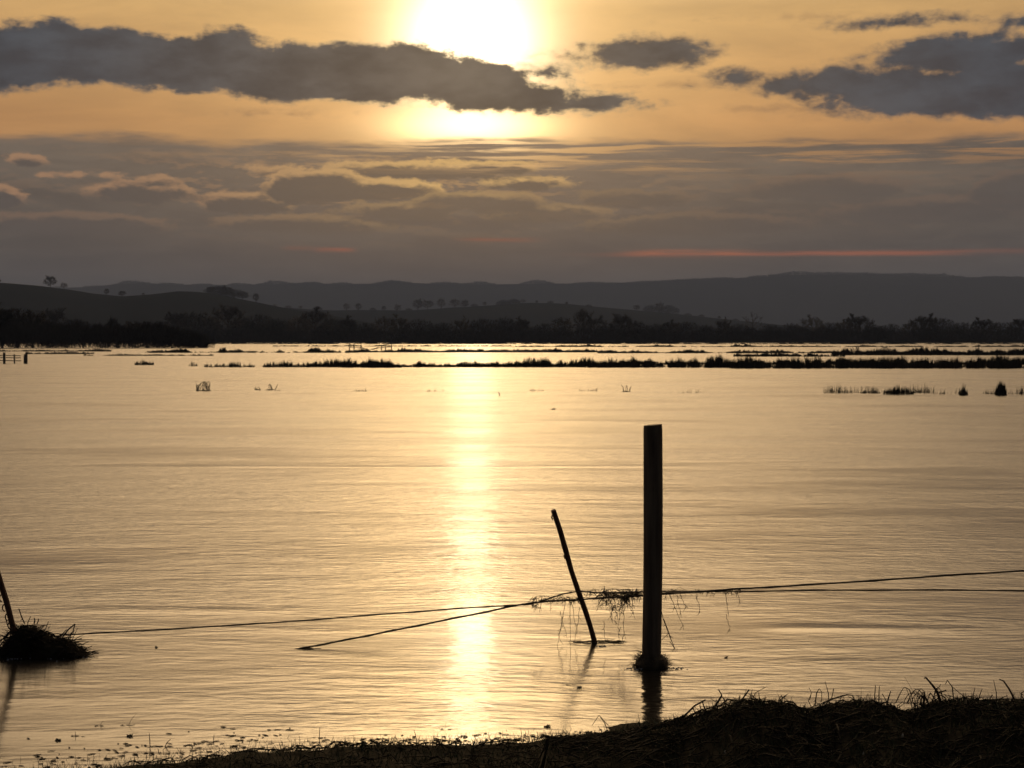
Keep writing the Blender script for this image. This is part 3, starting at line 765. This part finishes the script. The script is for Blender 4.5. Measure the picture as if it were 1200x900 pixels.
def heap_pt():
    px = uni(-50, 101); v = uni(-1, .6); top = at(px, interp(prof, px), HB.y).z
    return Vector(((px - 600) / F * HB.y, HB.y + v * .12, (top + .01) * math.sqrt(1 - v * v))) - HB
for _ in range(900):
    p = heap_pt(); d = Vector((uni(-1, 1), uni(-.5, .5), uni(-.55, .25))).normalized(); L = uni(.02, .09)
    m.tube([p, p + d * L * .5 + Vector((0, 0, .004)), p + d * L], [.0022, .002, .001], 3, cap=False)
for _ in range(110):                      # loose ends that trail off the right foot
    p = heap_pt(); p.x = uni(.08, .2); p.z = uni(.005, .05) * (1 - (p.x - .08) * 5); d = Vector((1, uni(-.3, .3), uni(-.45, .10))).normalized()
    m.tube([p, p + d * uni(.04, .11)], [.0016, .0008], 3)
m.build('straw', M_wrack, e)
m = MB()
def stk(a, b, r, Y=None, mid=None):
    A = at(a[0], a[1], HB.y - .05) - HB; B = at(b[0], b[1], HB.y - .05) - HB
    pts = [A, (A + B) / 2 + Vector((.004, 0, .003)), B] if mid is None else [A, at(mid[0], mid[1], HB.y - .05) - HB, B]
    m = MB(); m.tube(pts, [r, r * .9, r * .7], 5); m.build('stick', M_twig, e)
stk((29, 731), (22, 713), .0035, mid=(25, 722)); stk((26, 726), (24, 727), .003); stk((40, 731), (40, 724), .004); stk((43, 732), (45, 725), .003)
stk((74, 746), (88, 731), .0045, mid=(80, 738)); stk((88, 731), (82, 747), .003); stk((84, 744), (87, 740), .002); stk((86, 750), (110, 750), .002)
stk((56, 737), (58, 734), .002); stk((80, 748), (94, 765), .004); stk((0, 752), (14, 737), .004); stk((-8, 768), (12, 740), .004); stk((95, 756), (104, 752), .0022); stk((62, 770), (102, 768), .0018)

for (ax, ay, bx, by, r_) in ((14, 742, 6, 722, .003), (33, 738, 36, 722, .0028), (50, 744, 57, 728, .0026), (66, 750, 78, 738, .003), (90, 765, 108, 757, .0028), (12, 750, -6, 742, .003), (95, 769, 116, 766, .0022), (70, 758, 96, 748, .0026), (20, 745, 60, 752, .004)):
    stk((ax, ay), (bx, by), r_, mid=((ax + bx) / 2 + uni(-2, 2), (ay + by) / 2 - uni(0, 2)))
# ------------------------------------------------------------------ sagging wires
def wire(pts, r, label):
    P3 = [at(*p) for p in pts]; out = []
    for i in range(len(P3) - 1):
        p0 = P3[max(i - 1, 0)]; p1 = P3[i]; p2 = P3[i + 1]; p3 = P3[min(i + 2, len(P3) - 1)]
        for j in range(8):
            t = j / 8
            out.append(.5 * ((2 * p1) + (p2 - p0) * t + (2 * p0 - 5 * p1 + 4 * p2 - p3) * t * t + (3 * p1 - p0 - 3 * p2 + p3) * t ** 3))
    out.append(P3[-1]); m = MB(); m.tube(out, r, 6)
    # twisted second strand
    m.tube([p + Vector((0, math.cos(i * .9), math.sin(i * .9))) * r * .9 for i, p in enumerate(out)], r * .6, 4)
    return tag(m.build('wire', M_wire), label, 'wire', 'slack fence wires'), out
YW = PY + .058
w1, wp1 = wire([(70, 744, 8.72), (105, 742.5, 8.75), (300, 731, 8.86), (460, 719, 8.95), (560, 711.5, 8.99), (620, 708, 9.0), (650, 699, 9.0), (675, 693.5, 8.99), (710, 694.5, 8.8), (764, 693.5, YW), (860, 693, 8.5), (1000, 691.5, 8.45), (1200, 692, 8.4), (1500, 694, 8.3)], .0038,
     'lower slack wire running level off to the right of the post')
w2, wp2 = wire([(345, 761.5, on_water(352, 760).y), (352, 760, on_water(352, 760).y - .01), (410, 749, 8.97), (470, 737, 8.98), (560, 719, 8.99), (620, 707, 9.0), (680, 702.5, 9.0), (764, 697, YW), (860, 690.5, 8.5), (960, 684.5, 8.5), (1165, 671, 8.5), (1500, 651, 8.5)], .0048,
     'slack wire rising out of the water and climbing to the right')
m = MB(); A = at(352, 760, 8.93)
for _ in range(8): 
    p = A + Vector((uni(-.01, .06), uni(-.02, .02), uni(-.004, .004))); m.tube([p, p + Vector((uni(.03, .10), 0, uni(0, .004)))], [.002, .001], 3)
tag(m.build('floating_straw', M_straw), 'few straws floating where the wire enters the water', 'straw')

def strand(m, px0, py0, px1, py1, Y, r=.0016, wig=5):
    pts = []; n = 9; ox = 0
    for j in range(n):
        t = j / (n - 1); ox += uni(-1, 1) * wig * .28
        pts.append(at(px0 + (px1 - px0) * t + ox, py0 + (py1 - py0) * t, Y + uni(-.004, .004)))
    m.tube(pts, [r * (1 - .5 * j / n) for j in range(n)], 3)
    for _ in range(2):
        p = random.choice(pts[2:]); m.tube([p, p + Vector((uni(-.02, .02), 0, -uni(.005, .03)))], [r * .9, r * .4], 3)
def tangle(px0, px1, cy, spread, n, Y0, Y1, L=.05, r=.0016, m=None, sag=0):
    m = m or MB()
    for _ in range(n):
        t = rnd(); px = px0 + (px1 - px0) * t; s = sag * math.sin(math.pi * t)
        p = at(px, cy + random.gauss(0, spread * .45) + s * rnd(), Y0 + (Y1 - Y0) * t + uni(-.012, .012))
        d = Vector((uni(-1, 1), uni(-.3, .3), uni(-.9, .5))).normalized(); l = L * uni(.4, 1.2)
        k = p + d * l * .5 + Vector((0, 0, uni(-.3, .3) * l)); m.tube([p, k, k + Vector((d.x * uni(-.5, 1), 0, -uni(.1, .7))) * l * .6], [r, r, r * .5], 3, cap=False)
    return m
YA = lambda px: 9.0 + (YW - 9.0) * max(0, min(1, (px - 680) / 84))
m = tangle(702, 750, 695, 4, 190, YA(700) - .01, YA(752) - .01, .05, r=.0019, sag=6)
m = tangle(708, 736, 698, 9, 110, YA(712) - .01, YA(728), .05, m=m, sag=26)
m = tangle(688, 752, 694, 3, 70, YA(690) - .01, YA(752), .04, m=m)
for a in ((712, 700, 716, 724, 4), (718, 702, 722, 731, 5), (726, 700, 733, 745, 6), (728, 705, 725, 735, 4), (707, 700, 701, 716, 4), (733, 740, 728, 752, 3), (708, 728, 709, 752, 3), (727, 735, 724, 751, 3), (741, 702, 743, 726, 3), (735, 700, 738, 716, 3), (721, 705, 717, 722, 5)):
    strand(m, a[0], a[1], a[2], a[3], YA(a[0]) - .008, .0018, a[4])
tag(m.build('hanging_straw', M_straw), 'thick tangle of straw hung on the wires left of the post', 'straw', 'straw caught on the wires')
m = tangle(624, 680, 702, 3, 110, 8.99, 8.98, .04)
m = tangle(622, 632, 709, 4, 26, 8.99, 8.99, .03, m=m)
for a in ((662, 704, 652, 757, 5), (660, 722, 658, 750, 5), (668, 706, 676, 740, 4), (679, 712, 675, 752, 4), (668, 700, 669, 757, 1), (645, 704, 646, 714, 3), (656, 716, 662, 748, 4), (683, 695, 690, 698, 4), (634, 708, 631, 718, 3)):
    strand(m, a[0], a[1], a[2], a[3], 8.985, .0017, a[4])
tag(m.build('hanging_straw', M_straw), 'straw strands hung on the wires around the thin stake', 'straw', 'straw caught on the wires')
m = tangle(778, 872, 693, 2.2, 75, YW - .01, 8.49, .035)
for a in ((786, 695, 800, 738, 5), (794, 697, 798, 724, 5), (798, 697, 804, 713, 4), (815, 698, 820, 718, 3), (781, 696, 779, 700, 2)):
    strand(m, a[0], a[1], a[2], a[3], YW - .01, .0019, a[4])
m.tube([at(787, 693, YW), at(797, 688, YW), at(806, 693, YW)], .0012, 3)
tag(m.build('hanging_straw', M_straw), 'straw strands hung on the wires just right of the post', 'straw', 'straw caught on the wires')
m = MB()
for a in ((849, 694, 852, 720, 3), (852, 720, 857, 739, 4), (864, 694, 866, 708, 2)): strand(m, a[0], a[1], a[2], a[3], 8.5, .0017, a[4])
tag(m.build('hanging_straw', M_straw), 'single long straw hung on the wires farthest right', 'straw', 'straw caught on the wires')
m = MB()
for a in ((777, 725, 785, 752, 2), (785, 752, 790, 760, 1), (783, 742, 776, 750, 2)): strand(m, a[0], a[1], a[2], a[3], PY - .01, .002, a[4])
m.tube([at(775, 716, PY - .02), at(777, 725, PY - .012), at(784, 744, PY - .01), at(791, 761, PY - .01)], .002, 3)
tag(m.build('stalk', M_straw), 'bent stalk drooping from the right side of the tall post', 'stalk')

# ------------------------------------------------------------------ near bank: grass, wrack and sticks
m = MB()
def bank_pt(x, y): return Vector((x, y, bank_h(x, y)))
cnt = 0
while cnt < 42000:
    y = uni(4.4, 7.1); x = uni(-.36, .40) * y
    p = bank_pt(x, y)
    if p.z < .004: continue
    cnt += 1
    h = uni(.012, .038) * (1.25 if x > .5 else .9)
    if rnd() < .02: h *= 1.9
    a = uni(0, 6.28); ln = uni(.3, 1.3)
    m.blade(p - Vector((0, 0, .004)), p + Vector((math.cos(a) * h * ln, math.sin(a) * h * ln, h)), uni(.0012, .0026))
tag(m.build('grass', M_grass), 'dark matted grass on the near bank', 'grass', kind='stuff')
m = MB()
for _ in range(2600):
    px = uni(640, 1260) if rnd() < .85 else uni(150, 640)
    y = uni(4.7, 6.15) if px > 640 else uni(5.7, 6.7); x = (px - 600) / F * y
    p = bank_pt(x, y)
    if p.z < .01: continue
    a = random.gauss(0, .55) + (math.pi if rnd() < .5 else 0); L = uni(.03, .16)
    d = Vector((math.cos(a), math.sin(a), 0)); pts = []
    for t in (0, .35, .7, 1):
        q = p + d * L * t; pts.append(Vector((q.x, q.y, bank_h(q.x, q.y) + .008 + .02 * math.sin(math.pi * t) * rnd())))
    m.tube(pts, [uni(.0015, .0032)] * 3 + [.001], 4)
for _ in range(750):                     # broken stems standing out of the crest
    px = 770 + 470 * rnd(); y = uni(5.6, 6.0); x = (px - 600) / F * y
    if mn.noise(Vector((px / 16, 0, 3))) < -.05: continue
    p = bank_pt(x, y); h = uni(.01, .055) * (1 + (rnd() < .08)); a = random.gauss(0, .8)
    m.tube([p, p + Vector((math.sin(a) * h * .5, uni(-.2, .2) * h, math.cos(a) * h * .6)), p + Vector((math.sin(a * 1.5) * h, uni(-.4, .4) * h, math.cos(a * 1.3) * h))], [uni(.0014, .0034), .0018, .001], 4)
tag(m.build('wrack', M_wrack), 'matted drift of dead reeds washed up on the bank', 'flood wrack', kind='stuff')
# shallow-water litter along the waterline
m = MB()
for _ in range(620):
    px = uni(-20, 760); s = interp(shore_tab, px); py = s - abs(random.gauss(0, 1)) * (13 if px < 350 else 4) + 1
    if mn.noise(Vector((px / 22, py / 5, 0))) < -.02: continue
    q = on_water(px, py, .002); L = uni(.004, .028); a = uni(-.5, .5)
    m.tube([q, q + Vector((L * .5, L * a, .0005)), q + Vector((L, L * a * 2, -.001))], [.0012, uni(.0015, .003), .001], 4)
tag(m.build('litter', M_twig), 'specks of floating plant litter along the bank\'s waterline', 'litter', kind='stuff')
m = MB()
for _ in range(700):                     # drowned grass tips
    px = uni(-10, 760); s = interp(shore_tab, px); py = s - abs(random.gauss(0, 1)) * (6 if px < 350 else 3)
    q = on_water(px, py, -.004); h = uni(.004, .022)
    m.blade(q, q + Vector((uni(-.8, .8) * h, uni(-.5, .5) * h, h + .004)), uni(.0008, .0018))
tag(m.build('grass', M_grass), 'drowned grass tips poking out at the near waterline', 'grass', kind='stuff')

def twig(name, pts, r, label, cat, m_=M_twig, extra=(), Y=None, group=None):
    m = MB()
    P3 = [at(a, b, Y) if Y else on_water(a, b) + Vector((0, 0, 0)) for a, b in pts]
    n = len(P3); m.tube(P3, [r * (1 - .5 * i / max(1, n - 1)) for i in range(n)], 5)
    for ex in extra: m.tube([at(a, b, Y) for a, b in ex], r * .55, 4)
    o = m.build(name, m_)
    return tag(o, label, cat, group)
YB = 5.95
twig('branch', [(772, 860), (795, 845), (805, 836), (814, 827), (827, 820)], .0052, 'curved bare branch arching up at the wrack heap\'s left end', 'branch', extra=[[(812, 830), (819, 843)], [(823, 822), (828, 838)], [(795, 842), (808, 846)]], Y=YB)
twig('branch', [(828, 842), (838, 828), (846, 815), (849, 821), (851, 832)], .0050, 'hooked dark branch right of the curved bare branch', 'branch', extra=[[(832, 838), (843, 826)], [(846, 815), (842, 808)]], Y=YB)
twig('stalk', [(862, 830), (868, 822), (878, 808)], .0048, 'thick cut stalk slanting up beside the hooked branch', 'stalk', M_straw, extra=[[(866, 828), (867, 815)]], Y=YB)
twig('stalk', [(890, 828), (890, 818), (889, 811)], .0022, 'thin upright stalk between the thick stalk and long reed', 'stalk', M_straw, Y=YB)
twig('reed', [(884, 822), (902, 822), (903, 826), (935, 829)], .0030, 'long reed lying level on the crest of the wrack', 'reed', M_straw, Y=YB)
twig('stalk', [(918, 828), (917, 822), (916, 816)], .0018, 'shortest thin stalk standing above the long level reed', 'stalk', M_straw, Y=YB)
twig('reed', [(955, 827), (957, 812), (960, 807), (963, 811), (963, 822)], .0024, 'reed bent into a narrow loop on the bank crest', 'reed', M_straw, extra=[[(947, 822), (951, 812), (948, 806)], [(951, 812), (949, 820)]], Y=YB)
twig('reed', [(964, 824), (975, 819), (993, 814), (999, 815), (1004, 826)], .0034, 'long arched reed bridging the crest right of the loop', 'reed', M_straw, extra=[[(974, 821), (977, 807)]], Y=YB)
twig('grass_stem', [(1025, 828), (1025, 815), (1026, 803)], .0026, 'left of two straight upright grass stems on the crest', 'grass stem', M_straw, extra=[[(1020, 828), (1018, 814)], [(1014, 824), (1017, 813)]], Y=YB)
twig('grass_stem', [(1030, 828), (1030, 815), (1030.5, 804)], .0026, 'right of two straight upright grass stems on the crest', 'grass stem', M_straw, Y=YB)
twig('reed', [(1039, 826), (1042, 815), (1044, 810)], .0032, 'short forked reed right of the paired grass stems', 'reed', M_straw, extra=[[(1040, 824), (1034, 813)]], Y=YB)
twig('grass_stem', [(1077, 822), (1071, 812), (1060, 793)], .0009, 'hair thin grass stem leaning left above the bank', 'grass stem', M_straw, Y=YB)
twig('branch', [(1103, 825), (1098, 810), (1092, 802), (1085, 794)], .0058, 'dark stubby branch leaning left, tallest on the bank crest', 'branch', extra=[[(1098, 812), (1109, 809)], [(1085, 794), (1083, 795)]], Y=YB)
def bramble(pxs, label, seed, n=9):
    rs = random.Random(seed); m = MB()
    for i in range(n):
        a = rs.uniform(*pxs); b = a + rs.uniform(-28, 28); top = rs.uniform(803, 815)
        pts = [at(a + (b - a) * t + rs.uniform(-1, 1), 832 + (top - 832) * math.sin(math.pi * min(1, t * .9 + .0)) + rs.uniform(-.6, .6), YB + rs.uniform(-.06, .06)) for t in [j / 8 for j in range(9)]]
        m.tube(pts, [rs.uniform(.0012, .0024)] * 9, 4)
    return tag(m.build('bramble', M_twig), label, 'bramble', 'bramble tangles on the bank')
bramble((1070, 1092), 'bramble tangle at the foot of the tallest stubby branch', 5, 13)
twig('branch', [(1118, 826), (1116, 805), (1110, 797)], .0028, 'arched bramble stem right of the tallest stubby branch', 'branch', extra=[[(1116, 805), (1122, 810), (1132, 818)], [(1110, 797), (1108, 802)], [(1100, 812), (1122, 818), (1125, 824)]], Y=YB)
twig('reed', [(1146, 822), (1162, 820), (1182, 819), (1204, 820)], .0042, 'thick reed lying level across the bank\'s right end', 'reed', M_straw, Y=YB)
twig('branch', [(1190, 822), (1183, 808), (1176, 798), (1171, 796)], .0040, 'leaning forked branch at the bank\'s far right end', 'branch', extra=[[(1196, 824), (1197, 812), (1204, 808)], [(1158, 822), (1163, 814)]], Y=YB)
twig('reed', [(714, 862), (709, 848), (702, 838), (694, 850)], .0022, 'bent broken reed standing where the wrack heap starts', 'reed', M_straw, extra=[[(702, 838), (718, 856)]], Y=6.1)
# small sticks in the shallows at left
def stick_w(px, py, tx, ty, r, label):
    q = on_water(px, py); t = at(tx, ty, q.y); m = MB(); m.tube([Vector((0, 0, -.02)), (t - q) * .5, t - q], [r, r, r * .6], 4)
    for _ in range(7):
        a = Vector((uni(-.03, .03), uni(-.01, .01), .001)); m.tube([a, a + Vector((uni(.005, .02), 0, .001))], [.0013, .0008], 3)
    o = m.build('stick', M_twig); o.location = q; tag(o, label, 'stick', 'sticks in the shallows by the bank')
stick_w(176, 875, 175, 859, .0020, 'upright stick in the left shallows near the bank')
stick_w(191, 875, 200, 866, .0022, 'short stick leaning right beside the upright one')
stick_w(148, 850, 160, 836, .0010, 'thin stem leaning right, farther out in the left shallows')
stick_w(89, 863, 88, 857, .0014, 'tiny stub alone near the bottom left corner')
stick_w(250, 869, 251, 861, .0018, 'short stub in the litter right of the leaning stick')
stick_w(374, 865, 375, 852, .0018, 'upright stub left of the glitter path by the bank')
stick_w(116, 851, 121, 845, .0010, 'hair thin stem left of the farther leaning stem')
stick_w(489, 868, 485, 855, .0018, 'stick leaning left in the glitter path by the bank')
stick_w(521, 855, 523, 845, .0006, 'faint hair thin stalk in the glitter path')
stick_w(612, 864, 610, 853, .0016, 'stub standing off the bank left of the broken reed')
stick_w(665, 803, 656, 800, .0008, 'scrap of stem floating below the thin stake')
def floater(px, py, w, label):
    q = on_water(px, py); m = MB()
    for _ in range(10):
        a = Vector((uni(-w, w), uni(-.004, .004), uni(0, .004))); m.tube([a, a + Vector((uni(-.01, .01), 0, uni(.001, .008)))], [.003, .0015], 4)
    m.tube([(-w, 0, .001), (0, 0, .004), (w, 0, .001)], [.001, .004, .001], 5)
    o = m.build('floating_leaf', M_twig); o.location = q; tag(o, label, 'floating leaf', 'leaves afloat')
floater(851, 771, .006, 'round dark scrap floating right of the tall post')
floater(679, 806, .010, 'dark scrap floating below the thin stake')
floater(641, 852, .014, 'flat dark scrap floating just off the bank')
floater(152, 863, .012, 'dark scrap floating above the upright shallows stick')
floater(68, 868, .012, 'dark scrap floating near the bottom left corner')
floater(183, 759, .005, 'curled scrap floating right of the debris heap')

# foam where the current meets the stakes
M_foam = mat('foam', (0.35, 0.38, 0.42), (0.6, 0.62, 0.65), 60, 0.5)
m = MB()
for (cx, cy, w, h, n) in ((78, 768, 34, 4, 160), (12, 769, 18, 4, 90), (740, 784, 14, 1.5, 30), (792, 783, 18, 1.5, 30), (703, 757, 8, 1.2, 25)):
    for _ in range(n):
        q = on_water(cx + random.gauss(0, .45) * w, cy + random.gauss(0, .5) * h, .0015); r = uni(.001, .0028)
        m.tube([q, q + Vector((uni(.002, .010), 0, .0006))], [r, r * .7], 5)
tag(m.build('foam', M_foam), 'pale flecks of foam at the stakes and debris heap', 'foam', kind='stuff')
# pale scraps caught in the bank grass
for px, py, s, lb_ in ((1057, 868, .010, 'small pale leaf on the bank, largest of the scraps'), (849, 887, .008, 'pale scrap lowest in the bank grass'), (1011, 888, .006, 'pale scrap on the bank below the largest leaf')):
    r_ = ray(px, py); best = None
    for i in range(400):
        Y = 4.4 + i * .006; p = at(px, py, Y)
        if p.z <= bank_h(p.x, Y): best = p; break
    if best:
        m = MB(); m.v = [Vector((-s * .5, 0, 0)), Vector((-s * .3, 0, s)), Vector((s * .1, .002, s * 1.7)), Vector((s * .4, .003, s * .9)), Vector((s * .2, 0, 0)), Vector((0, -.004, s * .8))]
        m.f = [(0, 1, 5), (1, 2, 5), (2, 3, 5), (3, 4, 5), (4, 0, 5)]
        o = m.build('pale_leaf', M_stone); o.location = best + Vector((0, -.01, .012)); tag(o, lb_, 'leaf', 'pale scraps in the bank grass')

# ------------------------------------------------------------------ haze
hz = MB(); X0, X1, Y0, Y1, Z0, Z1 = -9200, 9200, -400, 9600, -4, 260
hz.v = [Vector(p) for p in ((X0, Y0, Z0), (X1, Y0, Z0), (X1, Y1, Z0), (X0, Y1, Z0), (X0, Y0, Z1), (X1, Y0, Z1), (X1, Y1, Z1), (X0, Y1, Z1))]
hz.f = [(3, 2, 1, 0), (4, 5, 6, 7), (0, 1, 5, 4), (1, 2, 6, 5), (2, 3, 7, 6), (3, 0, 4, 7)]
hm = bpy.data.materials.new('haze'); hm.use_nodes = True; ht_ = hm.node_tree; ht_.nodes.clear()
pv = ht_.nodes.new('ShaderNodeVolumePrincipled'); pv.inputs['Density'].default_value = 1.65e-4
pv.inputs['Color'].default_value = (0.34, 0.45, 0.76, 1); pv.inputs['Anisotropy'].default_value = 0.1
ho = ht_.nodes.new('ShaderNodeOutputMaterial'); ht_.links.new(pv.outputs[0], ho.inputs['Volume'])
hz_o = hz.build('haze', hm); tag(hz_o, 'thin evening haze over the flooded valley', 'haze', kind='stuff')
